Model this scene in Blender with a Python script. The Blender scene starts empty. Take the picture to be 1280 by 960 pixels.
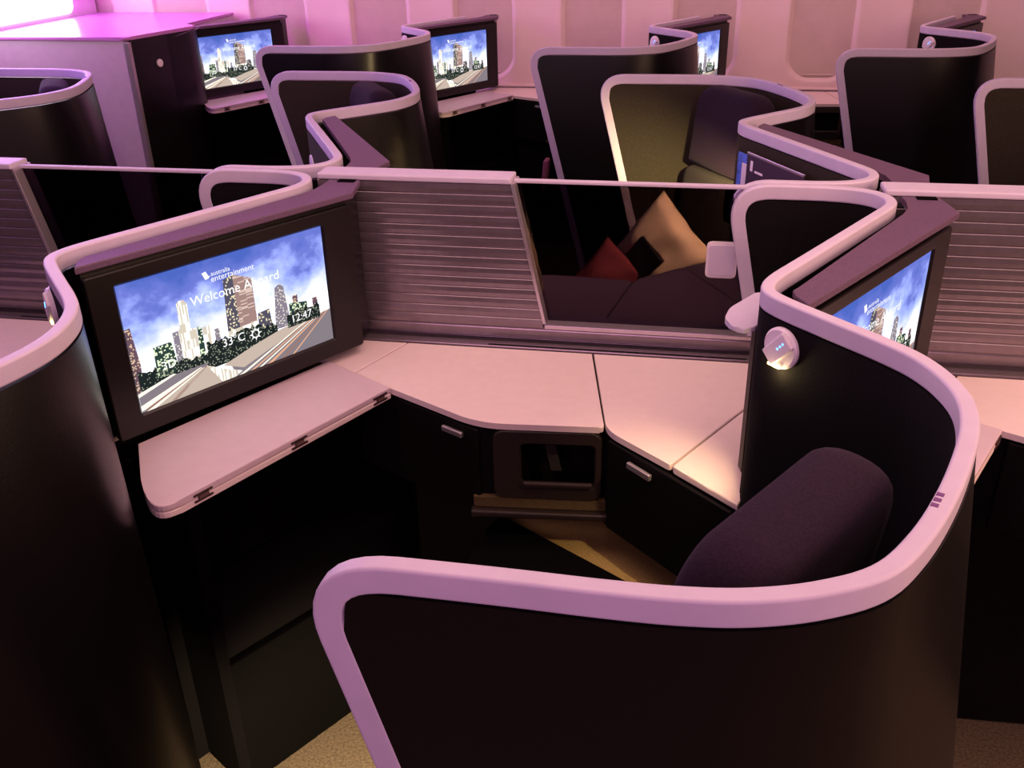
import bpy, bmesh, math
from mathutils import Vector, Matrix

SC = bpy.context.scene
COL = SC.collection
FL = 1.10                      # height of the shell rims above the carpet; plan heights below are relative to the rim
PITCH = 1.10                   # distance between one suite and the next along the cabin
YC = 1.2229                    # centre line between the two middle columns
OFF = {'A': (0.0, 0.0), 'B': (-0.0027, 2 * YC), 'C': (-0.3273, 3.0687)}

# ------------------------------------------------------------------ materials
MATS = {}
def mat(name, col, rough=0.5, spec=0.5, metal=0.0, noise=0.0, nscale=60.0, bump=0.0, emit=None, estr=0.0, sheen=0.0, coat=0.0):
    m = bpy.data.materials.new(name); m.use_nodes = True
    nt = m.node_tree; b = nt.nodes['Principled BSDF']
    b.inputs['Base Color'].default_value = (*col, 1)
    b.inputs['Roughness'].default_value = rough
    b.inputs['Specular IOR Level'].default_value = spec
    b.inputs['Metallic'].default_value = metal
    if sheen: b.inputs['Sheen Weight'].default_value = sheen
    if coat: b.inputs['Coat Weight'].default_value = coat
    if emit:
        b.inputs['Emission Color'].default_value = (*emit, 1); b.inputs['Emission Strength'].default_value = estr
    tc = nt.nodes.new('ShaderNodeTexCoord')
    n = nt.nodes.new('ShaderNodeTexNoise'); n.inputs['Scale'].default_value = nscale; n.inputs['Detail'].default_value = 4
    nt.links.new(tc.outputs['Object'], n.inputs['Vector'])
    if noise > 0:
        mx = nt.nodes.new('ShaderNodeMixRGB'); mx.blend_type = 'MULTIPLY'; mx.inputs[0].default_value = 1.0
        mx.inputs[1].default_value = (*col, 1)
        rp = nt.nodes.new('ShaderNodeValToRGB')
        rp.color_ramp.elements[0].position = 0.3; rp.color_ramp.elements[1].position = 0.7
        lo = 1 - noise; hi = 1 + noise * .3
        rp.color_ramp.elements[0].color = (lo, lo, lo, 1); rp.color_ramp.elements[1].color = (hi, hi, hi, 1)
        nt.links.new(n.outputs['Fac'], rp.inputs['Fac']); nt.links.new(rp.outputs['Color'], mx.inputs[2])
        nt.links.new(mx.outputs['Color'], b.inputs['Base Color'])
    if bump > 0:
        bp = nt.nodes.new('ShaderNodeBump'); bp.inputs['Strength'].default_value = bump; bp.inputs['Distance'].default_value = 0.002
        nt.links.new(n.outputs['Fac'], bp.inputs['Height']); nt.links.new(bp.outputs['Normal'], b.inputs['Normal'])
    MATS[name] = m
    return m

mat('rim_plastic', (.54, .48, .60), .5, .3, noise=.05, nscale=25)
mat('shell_dark', (.0030, .0022, .0024), .31, .55, noise=.25, nscale=220, bump=.1)
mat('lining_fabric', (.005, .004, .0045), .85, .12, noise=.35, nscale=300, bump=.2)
mat('lining_lit', (.034, .028, .019), .85, .12, noise=.3, nscale=300, bump=.2)  # paler olive copy of the lining, reading-lamp light put into its colour
mat('worktop', (.76, .63, .61), .38, .4, noise=.04, nscale=40)
mat('tray_top', (.60, .48, .53), .4, .4, noise=.04, nscale=40)
mat('cover_plum', (.12, .068, .125), .5, .35, noise=.25, nscale=260, bump=.05)
mat('bezel_black', (.006, .004, .0045), .35, .4, noise=.1, nscale=90)
mat('gap_black', (.0012, .001, .0011), .9, .03)
mat('fascia_dark', (.0028, .002, .002), .65, .15, noise=.2, nscale=120)
mat('fascia_brown', (.020, .012, .010), .5, .4, noise=.2, nscale=120)
mat('pad_dark', (.10, .07, .032), .9, .1, noise=.3, nscale=250, bump=.3)
mat('pad_beige', (.38, .27, .10), .9, .1, noise=.3, nscale=250, bump=.3)
mat('slat_silver', (.25, .21, .23), .24, .5, metal=.7, noise=.1, nscale=60)
mat('metal_silver', (.62, .56, .60), .28, .5, metal=.8, noise=.05)
mat('hinge_dark', (.06, .03, .035), .35, .5, metal=.6, noise=.2)
mat('hinge_bronze', (.35, .22, .20), .3, .5, metal=.7, noise=.1)
mat('seat_purple', (.020, .010, .022), .9, .1, noise=.35, nscale=320, bump=.25, sheen=.03)
mat('seat_black', (.0025, .002, .0025), .95, .04, noise=.3, nscale=320, bump=.25)
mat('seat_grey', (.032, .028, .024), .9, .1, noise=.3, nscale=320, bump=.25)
mat('pillow_cloth', (.62, .50, .36), .95, .05, noise=.25, nscale=14, bump=.6)
mat('tag_black', (.010, .007, .012), .7, .2)
mat('blanket_red', (.26, .055, .08), .95, .05, noise=.35, nscale=120, bump=.5)
mat('lamp_white', (.74, .68, .72), .35, .5, noise=.03)
mat('lamp_glow', (1, .9, .5), .4, emit=(1.0, .78, .30), estr=5.0)
mat('led_blue', (.3, .6, 1), .4, emit=(.06, .40, 1.0), estr=4.0)
mat('carpet', (.11, .085, .06), .95, .05, noise=.45, nscale=180, bump=.6)
mat('cabin_wall', (.74, .60, .58), .5, .35, noise=.04, nscale=8)
mat('window_shade', (.56, .45, .41), .55, .3, noise=.06, nscale=15)
mat('ceiling', (.7, .62, .68), .6, .3, noise=.04, nscale=5)
mat('closet_mauve', (.52, .40, .52), .35, .5, noise=.06, nscale=30)
mat('closet_top', (.52, .20, .56), .25, .5, noise=.04, nscale=30)
mat('bulkhead', (.7, .5, .7), .45, .4, noise=.05, nscale=12)
mat('light_panel', (1, 1, 1), .5, emit=(1, .93, 1.0), estr=5.0)
mat('card_blue', (.10, .20, .75), .5, .3, noise=.5, nscale=90)
mat('card_white', (.75, .68, .74), .5, .3, noise=.05)
mat('card_plum', (.045, .022, .05), .45, .4, noise=.1)
mat('print_white', (.8, .76, .82), .5, .3)
mat('mark_purple', (.16, .06, .20), .5, .3)
mat('mark_grey', (.30, .26, .27), .5, .3)
mat('strap_maroon', (.17, .05, .09), .7, .2, noise=.2)

def glass_mat():
    m = bpy.data.materials.new('smoked_glass'); m.use_nodes = True
    nt = m.node_tree; nt.nodes.clear()
    o = nt.nodes.new('ShaderNodeOutputMaterial'); mx = nt.nodes.new('ShaderNodeMixShader')
    t = nt.nodes.new('ShaderNodeBsdfTransparent'); g = nt.nodes.new('ShaderNodeBsdfGlossy')
    t.inputs['Color'].default_value = (.20, .162, .195, 1)
    g.inputs['Roughness'].default_value = .03; g.inputs['Color'].default_value = (.8, .8, .8, 1)
    f = nt.nodes.new('ShaderNodeFresnel'); f.inputs['IOR'].default_value = 1.18
    nt.links.new(f.outputs[0], mx.inputs[0]); nt.links.new(t.outputs[0], mx.inputs[1]); nt.links.new(g.outputs[0], mx.inputs[2])
    nt.links.new(mx.outputs[0], o.inputs[0]); MATS['smoked_glass'] = m
glass_mat()

def emis(name, col, s=1.0, windows=None):
    """picture material of a lit display; windows = (scale, colour) sprinkles lit windows procedurally"""
    m = bpy.data.materials.new(name); m.use_nodes = True
    nt = m.node_tree; nt.nodes.clear()
    o = nt.nodes.new('ShaderNodeOutputMaterial'); e = nt.nodes.new('ShaderNodeEmission')
    e.inputs['Color'].default_value = (*col, 1); e.inputs['Strength'].default_value = s
    if windows:
        uv = nt.nodes.new('ShaderNodeUVMap'); mp = nt.nodes.new('ShaderNodeMapping')
        mp.inputs['Scale'].default_value = (windows[0], windows[1], 1)
        v = nt.nodes.new('ShaderNodeTexWhiteNoise'); v.noise_dimensions = '2D'
        fl = nt.nodes.new('ShaderNodeVectorMath'); fl.operation = 'FLOOR'
        nt.links.new(uv.outputs[0], mp.inputs[0]); nt.links.new(mp.outputs[0], fl.inputs[0]); nt.links.new(fl.outputs[0], v.inputs['Vector'])
        gt = nt.nodes.new('ShaderNodeMath'); gt.operation = 'GREATER_THAN'; gt.inputs[1].default_value = windows[3]
        nt.links.new(v.outputs['Value'], gt.inputs[0])
        mx = nt.nodes.new('ShaderNodeMixRGB'); mx.inputs[1].default_value = (*col, 1); mx.inputs[2].default_value = (*windows[2], 1)
        nt.links.new(gt.outputs[0], mx.inputs[0]); nt.links.new(mx.outputs[0], e.inputs['Color'])
    nt.links.new(e.outputs[0], o.inputs[0]); MATS[name] = m
    return m
def sky_mat():
    m = bpy.data.materials.new('screen_sky'); m.use_nodes = True
    nt = m.node_tree; nt.nodes.clear(); N = nt.nodes.new; L = nt.links.new
    o = N('ShaderNodeOutputMaterial'); e = N('ShaderNodeEmission'); uv = N('ShaderNodeUVMap')
    mp = N('ShaderNodeMapping'); mp.inputs['Scale'].default_value = (2.2, 1.5, 1); mp.inputs['Rotation'].default_value = (0, 0, .5)
    n = N('ShaderNodeTexNoise'); n.inputs['Scale'].default_value = 2.0; n.inputs['Detail'].default_value = 6; n.inputs['Roughness'].default_value = .55
    L(uv.outputs[0], mp.inputs[0]); L(mp.outputs[0], n.inputs['Vector'])
    sp = N('ShaderNodeSeparateXYZ'); L(uv.outputs[0], sp.inputs[0])
    # whiter towards the horizon and towards the right
    a = N('ShaderNodeMath'); a.operation = 'MULTIPLY_ADD'; a.inputs[1].default_value = -.95; a.inputs[2].default_value = .72
    L(sp.outputs['Y'], a.inputs[0])
    c = N('ShaderNodeMath'); c.operation = 'MULTIPLY_ADD'; c.inputs[1].default_value = .10
    L(sp.outputs['X'], c.inputs[0]); L(a.outputs[0], c.inputs[2])
    b = N('ShaderNodeMath'); b.operation = 'ADD'; L(n.outputs['Fac'], b.inputs[0]); L(c.outputs[0], b.inputs[1])
    r = N('ShaderNodeValToRGB'); els = r.color_ramp.elements
    els[0].position = .28; els[0].color = (.055, .10, .40, 1)
    els[1].position = .92; els[1].color = (1.0, .98, 1.05, 1)
    q = els.new(.46); q.color = (.12, .15, .50, 1)
    q = els.new(.62); q.color = (.36, .44, .92, 1)
    L(b.outputs[0], r.inputs['Fac']); L(r.outputs['Color'], e.inputs['Color']); e.inputs['Strength'].default_value = 1.45
    L(e.outputs[0], o.inputs[0]); MATS['screen_sky'] = m
sky_mat()
emis('pic_tower_dark', (.10, .09, .13), 1, (150, 80, (.95, .85, .55), .84))
emis('pic_tower_brown', (.40, .25, .23), 1, (30, 110, (.78, .60, .52), .72))
emis('pic_tower_grey', (.28, .24, .30), 1, (170, 110, (.85, .8, .7), .80))
emis('pic_tower_cream', (.72, .64, .52), 1.05, (150, 14, (1.15, 1.1, 1.0), .45))
emis('pic_block_green', (.03, .06, .05), 1, (130, 80, (.85, .95, .65), .66))
emis('pic_tower_plum', (.16, .09, .12), 1, (170, 100, (.85, .6, .4), .80))
emis('pic_trees', (.016, .022, .022), 1, (240, 130, (.42, .46, .34), .90))
emis('pic_road', (.62, .50, .42), 1)
emis('pic_road_grey', (.26, .22, .25), 1)
emis('pic_streak_white', (1.1, 1.0, .85), 1.1)
emis('pic_streak_orange', (.85, .45, .28), 1.0)
emis('pic_streak_brown', (.36, .2, .16), 1.0)
emis('pic_text', (1, 1, 1), 1.15)

# ------------------------------------------------------------------ object helpers
def link(name, me, parent=None, loc=None):
    o = bpy.data.objects.new(name, me); COL.objects.link(o)
    if parent: o.parent = parent
    if loc is not None: o.location = loc
    return o
def tag(o, label, cat, group=None):
    o['label'] = label; o['category'] = cat
    if group: o['group'] = group
    return o
def thing(name, label, cat, loc=(0, 0, 0), group=None):
    return tag(link(name, None, None, loc), label, cat, group)
def struct(o): o['kind'] = 'structure'; return o

class MB:
    """collects geometry for ONE mesh"""
    def __init__(s, mir=False): s.bm = bmesh.new(); s.mir = mir; s.mats = []
    def mi(s, m):
        if m not in s.mats: s.mats.append(m)
        return s.mats.index(m)
    def face(s, vs, m, smooth=False):
        try: f = s.bm.faces.new(vs)
        except ValueError: return None
        f.material_index = s.mi(m); f.smooth = smooth; return f
    def v(s, p): return s.bm.verts.new(p)
    def prism(s, poly, z0, z1, m, bevel=0.0, segs=2):
        n0 = len(s.bm.faces)
        lo = [s.v((x, y, z0)) for x, y in poly]; hi = [s.v((x, y, z1)) for x, y in poly]
        n = len(poly); fs = [s.face(lo[::-1], m), s.face(hi, m)]
        for i in range(n): fs.append(s.face([lo[i], lo[(i+1) % n], hi[(i+1) % n], hi[i]], m))
        if bevel:
            es = list({e for e in fs[1].edges} | {e for e in fs[0].edges})
            bmesh.ops.bevel(s.bm, geom=es, offset=bevel, segments=segs, affect='EDGES', profile=.5)
        return s
    def slab(s, o, u, w, n, su, sw, sn, m, bevel=0.0, segs=2, smooth=False):
        """box: centre o, unit axes u,w,n, full sizes"""
        o, u, w, n = Vector(o), Vector(u), Vector(w), Vector(n)
        vs = [s.v(o + u*su*a/2 + w*sw*b/2 + n*sn*c/2) for a in (-1, 1) for b in (-1, 1) for c in (-1, 1)]
        idx = [(0, 1, 3, 2), (4, 6, 7, 5), (0, 4, 5, 1), (2, 3, 7, 6), (0, 2, 6, 4), (1, 5, 7, 3)]
        fs = [s.face([vs[i] for i in q], m, smooth) for q in idx]
        if bevel:
            es = list({e for f in fs for e in f.edges})
            r = bmesh.ops.bevel(s.bm, geom=es, offset=bevel, segments=segs, affect='EDGES', profile=.5)
            if smooth:
                for f in r['faces']: f.smooth = True
        return s
    def rings(s, rings, m, closed=False, caps=True, smooth=True):
        R = [[s.v(p) for p in r] for r in rings]; n = len(R[0])
        for i in range(len(R) - (0 if closed else 1)):
            a, b = R[i], R[(i+1) % len(R)]
            for j in range(n): s.face([a[j], a[(j+1) % n], b[(j+1) % n], b[j]], m, smooth)
        if caps and not closed: s.face(R[0][::-1], m); s.face(R[-1], m)
        return s
    def disc(s, o, n, r, t, m, up=(0, 0, 1), seg=28, bevel=0.0):
        n = Vector(n).normalized(); a = n.cross(Vector(up)).normalized(); b = a.cross(n); o = Vector(o)
        ring = lambda rr, h: [o + a*rr*math.cos(2*math.pi*i/seg) + b*rr*math.sin(2*math.pi*i/seg) + n*h for i in range(seg)]
        bv = bevel or t*.3
        s.rings([ring(r, 0), ring(r, t-bv), ring(r-bv, t)], m, smooth=False); return s
    def build(s, name, parent=None, loc=None, recalc=True):
        if s.mir:
            for v in s.bm.verts: v.co.y = -v.co.y
        if recalc: bmesh.ops.recalc_face_normals(s.bm, faces=s.bm.faces[:])
        me = bpy.data.meshes.new(name); s.bm.to_mesh(me); s.bm.free()
        for m in s.mats: me.materials.append(MATS[m])
        return link(name, me, parent, loc)

def copy_tree(root, loc):
    r = root.copy(); COL.objects.link(r); r.location = loc
    for k in ('label', 'group', 'category'):
        if k in r: pass
    for ch in list(root.children):
        c = ch.copy(); COL.objects.link(c); c.parent = r
        for g in list(ch.children):
            d = g.copy(); COL.objects.link(d); d.parent = c
    return r
def base(col, n): return (OFF[col][0] + (n-1)*PITCH, OFF[col][1], FL)

# ------------------------------------------------------------------ plan of the shell
def catmull(P, step=.008):
    out = []
    for i in range(len(P)-1):
        p0 = P[max(i-1, 0)]; p1 = P[i]; p2 = P[i+1]; p3 = P[min(i+2, len(P)-1)]
        n = max(2, int((Vector(p2)-Vector(p1)).length/step))
        for k in range(n):
            t = k/n
            out.append(tuple(.5*(2*p1[j] + (p2[j]-p0[j])*t + (2*p0[j]-5*p1[j]+4*p2[j]-p3[j])*t*t + (3*p1[j]-p0[j]-3*p2[j]+p3[j])*t**3) for j in (0, 1)))
    out.append(P[-1]); return out
PLAN = [(-.002, -.010), (.06, -.010), (.12, -.010), (.18, -.0105), (.25, -.012), (.31, -.011), (.365, -.004), (.42, .014), (.47, .045), (.508, .098),
        (.543, .168), (.573, .243), (.592, .303), (.600, .36), (.593, .412), (.574, .461), (.543, .503), (.494, .556), (.447, .607), (.424, .635),
        (.413, .657), (.414, .684), (.428, .72), (.466, .787), (.536, .910), (.604, 1.03), (.633, 1.082), (.646, 1.115), (.645, 1.148), (.626, 1.180), (.59, 1.200),
        (.54, 1.209), (.47, 1.210), (.375, 1.208)]
PTS = [Vector(q) for q in catmull(PLAN)]
CUM = [0.0]
for i in range(1, len(PTS)): CUM.append(CUM[-1] + (PTS[i]-PTS[i-1]).length)
LEN = CUM[-1]
def at_s(s):
    """plan point and the wall's normal (towards the aisle / outside) at arclength s"""
    s = min(max(s, 0), LEN - 1e-6)
    lo, hi = 0, len(CUM)-1
    while hi - lo > 1:
        md = (lo+hi)//2
        if CUM[md] <= s: lo = md
        else: hi = md
    t = (s-CUM[lo])/(CUM[hi]-CUM[lo]); p = PTS[lo].lerp(PTS[hi], t)
    a = PTS[max(lo-2, 0)]; b = PTS[min(hi+2, len(PTS)-1)]; d = (b-a).normalized()
    return p, Vector((d.y, -d.x))
def s_near(x, y): return min(range(len(PTS)), key=lambda i: (PTS[i]-Vector((x, y))).length)
S_K2 = CUM[s_near(.413, .67)]; S_R = CUM[s_near(.585, .28)]; S_END = CUM[s_near(.610, 1.04)]
LEAN_F, LEAN_W = .25, .22
def flare(s, z): return Vector((.8, -.6)) * (.135 * -min(z, 0) * math.exp(-((s-S_R)/.24)**2))

def rim_path(wing):
    """(s, z) samples: up the leaning front edge, round the corner, along the top, down the wing"""
    zt = -.014; r = .055; P = []
    s_front = lambda z: LEAN_F * -z
    z = -1.08
    while z < -.09: P.append((s_front(z), z)); z += .03
    a0 = Vector((s_front(-.085), -.085)); a1 = Vector((s_front(0) + .004, zt)); a2 = Vector((.082, zt))
    for k in range(11):
        t = k/10; q = a0*(1-t)**2 + a1*2*t*(1-t) + a2*t*t; P.append((q.x, q.y))
    s = .09; e = LEN - .075 if wing else S_END
    while s < e: P.append((s, zt)); s += .010
    if not wing: return P
    b0 = Vector((e, zt)); b1 = Vector((LEN-.002, zt)); b2 = Vector((LEN - LEAN_W*.085, -.085))
    for k in range(11):
        t = k/10; q = b0*(1-t)**2 + b1*2*t*(1-t) + b2*t*t; P.append((q.x, q.y))
    z = -.11
    while z > -.345: P.append((LEN - LEAN_W*-z, z)); z -= .03
    P.append((LEN - LEAN_W*.347, -.347))
    return P
def rim_mesh(mir, wing=True):
    mb = MB(mir); P = rim_path(wing); rings = []
    W, D = .0098, .0140; c = .0038
    sec = []
    for sx, sy in ((1, 1), (-1, 1), (-1, -1), (1, -1)):
        for k in range(4):
            a = {(1, 1): 0, (-1, 1): 90, (-1, -1): 180, (1, -1): 270}[(sx, sy)] + k*30
            sec.append((sx*(W-c) + c*math.cos(math.radians(a)), sy*(D-c) + c*math.sin(math.radians(a))))
    for i, (s, z) in enumerate(P):
        p, n = at_s(s); q0 = P[max(i-1, 0)]; q1 = P[min(i+1, len(P)-1)]
        ds, dz = q1[0]-q0[0], q1[1]-q0[1]; l = math.hypot(ds, dz); ds /= l; dz /= l
        tan = Vector((-n.y, n.x))          # direction of growing s
        N = Vector((n.x, n.y, 0)); B = Vector((tan.x*-dz, tan.y*-dz, ds))   # in-wall direction perpendicular to the rim
        fl = flare(s, z)
        o = Vector((p.x+fl.x, p.y+fl.y, z))
        rings.append([o + N*a + B*b for a, b in sec])
    return mb.rings(rings, 'rim_plastic')
def crisp(o):
    m = o.modifiers.new('normals', 'WEIGHTED_NORMAL'); m.keep_sharp = True; m.weight = 90
    return o
def wall_mesh(mir, n0, n1, m_lo, wing=True):
    """closed wall sheet between normal offsets n0 and n1"""
    mb = MB(mir)
    for (sa, sb, zb, m) in ((0, 1, -1.095, m_lo[0]), (1, 2, -.347, m_lo[1])):
        NC, NR = 130, 14; grid = [[], []]
        for k, off in enumerate((n0, n1)):
            for r in range(NR+1):
                z = -.03 + (zb+.03)*r/NR; row = []
                za = min(z, -.0)
                s0 = LEAN_F*-z + (.03*math.exp(-((z+.03)/.03)**2)) if sa == 0 else S_K2
                s1 = S_K2 if sb == 1 else S_END if not wing else LEN - LEAN_W*-z - (.03*math.exp(-((z+.03)/.03)**2))
                for c in range(NC+1):
                    s = s0 + (s1-s0)*c/NC; p, n = at_s(s); fl = flare(s, z) if sa == 0 else Vector((0, 0))
                    row.append(mb.v((p.x+fl.x+n.x*off, p.y+fl.y+n.y*off, z)))
                grid[k].append(row)
        A, B = grid
        cap = lambda *q: mb.face([mb.v(w.co) for w in q], m)     # edges of the sheet keep their own corners
        for r in range(NR):
            for c in range(NC):
                mb.face([A[r][c], A[r][c+1], A[r+1][c+1], A[r+1][c]], m, True)
                mb.face([B[r][c], B[r+1][c], B[r+1][c+1], B[r][c+1]], m, True)
        for c in range(NC):
            cap(A[0][c], B[0][c], B[0][c+1], A[0][c+1]); cap(A[NR][c], A[NR][c+1], B[NR][c+1], B[NR][c])
        for r in range(NR):
            cap(A[r][0], A[r+1][0], B[r+1][0], B[r][0]); cap(A[r][NC], B[r][NC], B[r+1][NC], A[r+1][NC])
    return mb

# reading lamp position on the inside of the rear wall
LN = Vector((-.735, -.678, 0)).normalized(); _p, _n = at_s(S_K2 - .070); LAMP = Vector((_p.x, _p.y, -.064)) + LN*.012
def make_shell(label, mir, lining, wing=True, column=True):
    t = thing('seat_shell', label, 'seat shell', (0, 0, 0), 'curved seat shells')
    crisp(rim_mesh(mir, wing).build('rim', t))
    wall_mesh(mir, .0005, .009, ('shell_dark', 'shell_dark'), wing).build('outer_panel', t)
    wall_mesh(mir, -.009, -.0005, (lining, lining), wing).build('inner_lining', t)
    # seat marker on the rim: three small characters on top and a grey arrow on the outer face
    sm = CUM[s_near(.537, .155)]; p, n = at_s(sm); N3 = Vector((n.x, n.y, 0)); T3 = Vector((-n.y, n.x, 0)); up = Vector((0, 0, 1))
    for k in (-1, 0, 1):
        mb = MB(mir); c = Vector((p.x, p.y, .0002)) + T3*k*.010 - N3*.0035
        mb.slab(c, T3, N3, up, .0055, .0065, .0008, 'mark_purple'); mb.build('seat_mark', t)
    mb = MB(mir); c = Vector((p.x, p.y, -.015)) + N3*.0098 + T3*.002
    P5 = [(-.008, .009), (.008, .012), (.011, -.002), (.001, -.011), (-.009, -.009)]
    lo = [mb.v(c + T3*a + up*b - N3*.0006) for a, b in P5]; hi = [mb.v(c + T3*a + up*b + N3*.0006) for a, b in P5]
    mb.face(lo, 'mark_grey'); mb.face(hi[::-1], 'mark_grey')
    for i in range(5): mb.face([lo[i], hi[i], hi[(i+1) % 5], lo[(i+1) % 5]], 'mark_grey')
    mb.build('seat_arrow', t)
    # storage column beside the headrest with its pale cap
    d = Vector((.474, .88)); nn = Vector((-.88, .474))
    q = lambda a, b: tuple(Vector((.418, .690)) + d*a + nn*b)
    mb = MB(mir)
    if column: mb.prism([q(.03, .011), q(.10, .011), q(.10, .042), q(.045, .042), q(.032, .03)], -.347, -.077, 'fascia_brown', .004)
    if column: mb.build('storage_column', t)
    mb = MB(mir); pl = [q(-.012, .012), q(.115, .012), q(.115, .070), q(.03, .074), q(-.01, .062), q(-.030, .040), q(-.030, .02)]
    if column: mb.prism(round_poly(pl, [0, 0, .008, .012, .008, .008, 0], 4), -.0765, -.068, 'rim_plastic', .002, 3); mb.build('column_cap', t)
    # reading light
    P0 = Vector((LAMP.x, LAMP.y, LAMP.z))
    mb = MB(mir); mb.disc(P0 - LN*.002, LN, .0295, .007, 'lamp_white', seg=36, bevel=.003); L = mb.build('reading_light', t)
    a = Vector((LN.y, -LN.x, 0)); up = Vector((0, 0, 1))
    e1 = (a*-.66 + up*.75).normalized(); e2 = LN.cross(e1)
    mb = MB(mir); mb.slab(P0 + LN*.0062, e1, e2, LN, .050, .027, .008, 'lamp_white', .0025, 3); mb.build('lamp_head', L)
    mb = MB(mir); mb.slab(P0 + LN*.0065 - up*.0255 + a*.004, a, up, LN, .022, .004, .004, 'lamp_glow', .001); mb.build('lamp_lens', L)
    mb = MB(mir)
    for k in (-1, 0, 1): mb.disc(P0 + LN*.0100 + e1*(.009 + k*.0062), LN, .0015, .001, 'led_blue', seg=10)
    mb.build('indicator_lights', L)
    return t

# ------------------------------------------------------------------ screen
F0, F1 = Vector((.453, .622)), Vector((.751, 1.099)); FD = (F1-F0).normalized(); FN = Vector((FD.y, -FD.x))   # monitor face line and its outward normal
FLEN = (F1-F0).length
SU0, SU1, SV0, SV1 = .075, .489, -.0605, -.294
def text_polys(body, size):
    cu = bpy.data.curves.new('t', 'FONT'); cu.body = body; cu.size = size; cu.resolution_u = 3
    o = bpy.data.objects.new('t', cu); COL.objects.link(o)
    dg = bpy.context.evaluated_depsgraph_get(); me = bpy.data.meshes.new_from_object(o.evaluated_get(dg))
    vs = [(v.co.x, v.co.y) for v in me.vertices]; fs = [list(p.vertices) for p in me.polygons]
    bpy.data.objects.remove(o); bpy.data.curves.remove(cu); bpy.data.meshes.remove(me)
    return vs, fs
def make_monitor(label, mir):
    t = thing('monitor', label, 'monitor', (0, 0, 0), 'monitors on the backs of the shells')
    f = lambda s, out, z: Vector((F0.x + FD.x*s + FN.x*out, F0.y + FD.y*s + FN.y*out, z))
    # lid
    mb = MB(mir)
    lid = [tuple(f(.016, .004, 0).xy), tuple(f(FLEN+.002, .006, 0).xy), (.742, 1.188), (.676, 1.188), (.680, 1.150), (.676, 1.111), (.661, 1.077), (.464, .711), (.448, .686), (.450, .664)]
    mb.prism(lid, -.022, -.010, 'cover_plum', .002); mb.build('lid', t)
    mb = MB(mir); mb.prism([(.700, 1.168), (.735, 1.168), (.735, 1.187), (.700, 1.187)], -.0099, -.0085, 'gap_black'); mb.build('shadow_strip', t)  # black strip painted on the lid as the shadow gap beside the divider
    # housing
    mb = MB(mir)
    body = [tuple(f(.028, -.012, 0).xy), tuple(f(FLEN-.004, -.012, 0).xy), (.733, 1.182), (.688, 1.182), (.690, 1.15), (.684, 1.11), (.476, .714), (.462, .69)]
    mb.prism(body, -.334, -.025, 'bezel_black'); mb.build('housing', t)
    # bezel ring with a rounded opening
    mb = MB(mir)
    b0, b1, v0, v1 = .026, FLEN-.001, -.034, -.331
    def ring(u0, u1, w0, w1, out, r, n=4):
        pts = []
        for cx, cy, a0 in ((u1-r, w0-r, 0), (u0+r, w0-r, 90), (u0+r, w1+r, 180), (u1-r, w1+r, 270)):
            for k in range(n+1):
                a = math.radians(a0 + 90*k/n); pts.append(f(cx + r*math.cos(a), out, cy + r*math.sin(a)))
        return pts
    rs = [ring(b0, b1, v0, v1, -.012, .006), ring(b0, b1, v0, v1, -.002, .006), ring(b0+.002, b1-.002, v0-.002, v1+.002, 0, .005),
          ring(SU0-.004, SU1+.004, SV0+.004, SV1-.004, 0, .004), ring(SU0-.001, SU1+.001, SV0+.001, SV1-.001, -.004, .002), ring(SU0-.001, SU1+.001, SV0+.001, SV1-.001, -.008, .002)]
    mb.rings(rs, 'bezel_black', caps=False, smooth=False); mb.build('bezel', t)
    # the picture
    mb = MB(mir); uvl = mb.bm.loops.layers.uv.new('UVMap')
    W, H = SU1-SU0, SV0-SV1
    def pt(u, v, lay):
        s = SU0 + W*(1-u if mir else u); return f(s, -.0050 + lay*.00012, SV0 - H*v)
    def poly(pts, m, lay):
        fc = mb.face([mb.v(pt(u, v, lay)) for u, v in pts], m)
        if fc:
            for lp, (u, v) in zip(fc.loops, pts): lp[uvl].uv = (u, 1-v)
    poly([(0, 0), (1, 0), (1, 1), (0, 1)], 'screen_sky', 0)
    R = lambda u0, u1, v0, v1, m, l: poly([(u0, v0), (u1, v0), (u1, v1), (u0, v1)], m, l)
    R(.197, .225, .47, .85, 'pic_tower_grey', 1)
    poly([(.237, .262), (.25, .245), (.27, .245), (.285, .283), (.278, .60), (.233, .60)], 'pic_tower_cream', 2)
    poly([(.225, .46), (.262, .44), (.262, .80), (.225, .80)], 'pic_tower_cream', 3); poly([(.264, .47), (.31, .495), (.30, .80), (.264, .80)], 'pic_tower_cream', 3)
    poly([(.312, .476), (.332, .508), (.33, .80), (.30, .80)], 'pic_block_green', 3); R(.334, .371, .505, .80, 'pic_tower_cream', 3)
    R(.388, .412, .552, .80, 'pic_tower_grey', 2)
    poly([(.102, .533), (.185, .531), (.20, .78), (.097, .78)], 'pic_block_green', 4)
    poly([(0, .335), (.024, .329), (.037, .63), (.03, .85), (.0, .85)], 'pic_tower_plum', 1)
    poly([(.465, .193), (.513, .171), (.513, .62), (.451, .62)], 'pic_tower_dark', 3)
    poly([(.513, .171), (.604, .242), (.603, .67), (.513, .64)], 'pic_tower_brown', 3)
    poly([(.443, .611), (.605, .605), (.60, .66), (.45, .66)], 'pic_tower_cream', 4)
    poly([(.611, .548), (.672, .539), (.68, .72), (.604, .72)], 'pic_tower_dark', 2)
    poly([(.713, .388), (.743, .36), (.76, .40), (.771, .64), (.768, .74), (.690, .74)], 'pic_tower_grey', 3)
    poly([(.778, .554), (.876, .586), (.871, .70), (.772, .70)], 'pic_block_green', 3); R(.80, .828, .502, .60, 'pic_tower_plum', 1); R(.906, .935, .578, .70, 'pic_tower_plum', 2)
    import random as _r; rg = _r.Random(5)
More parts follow.
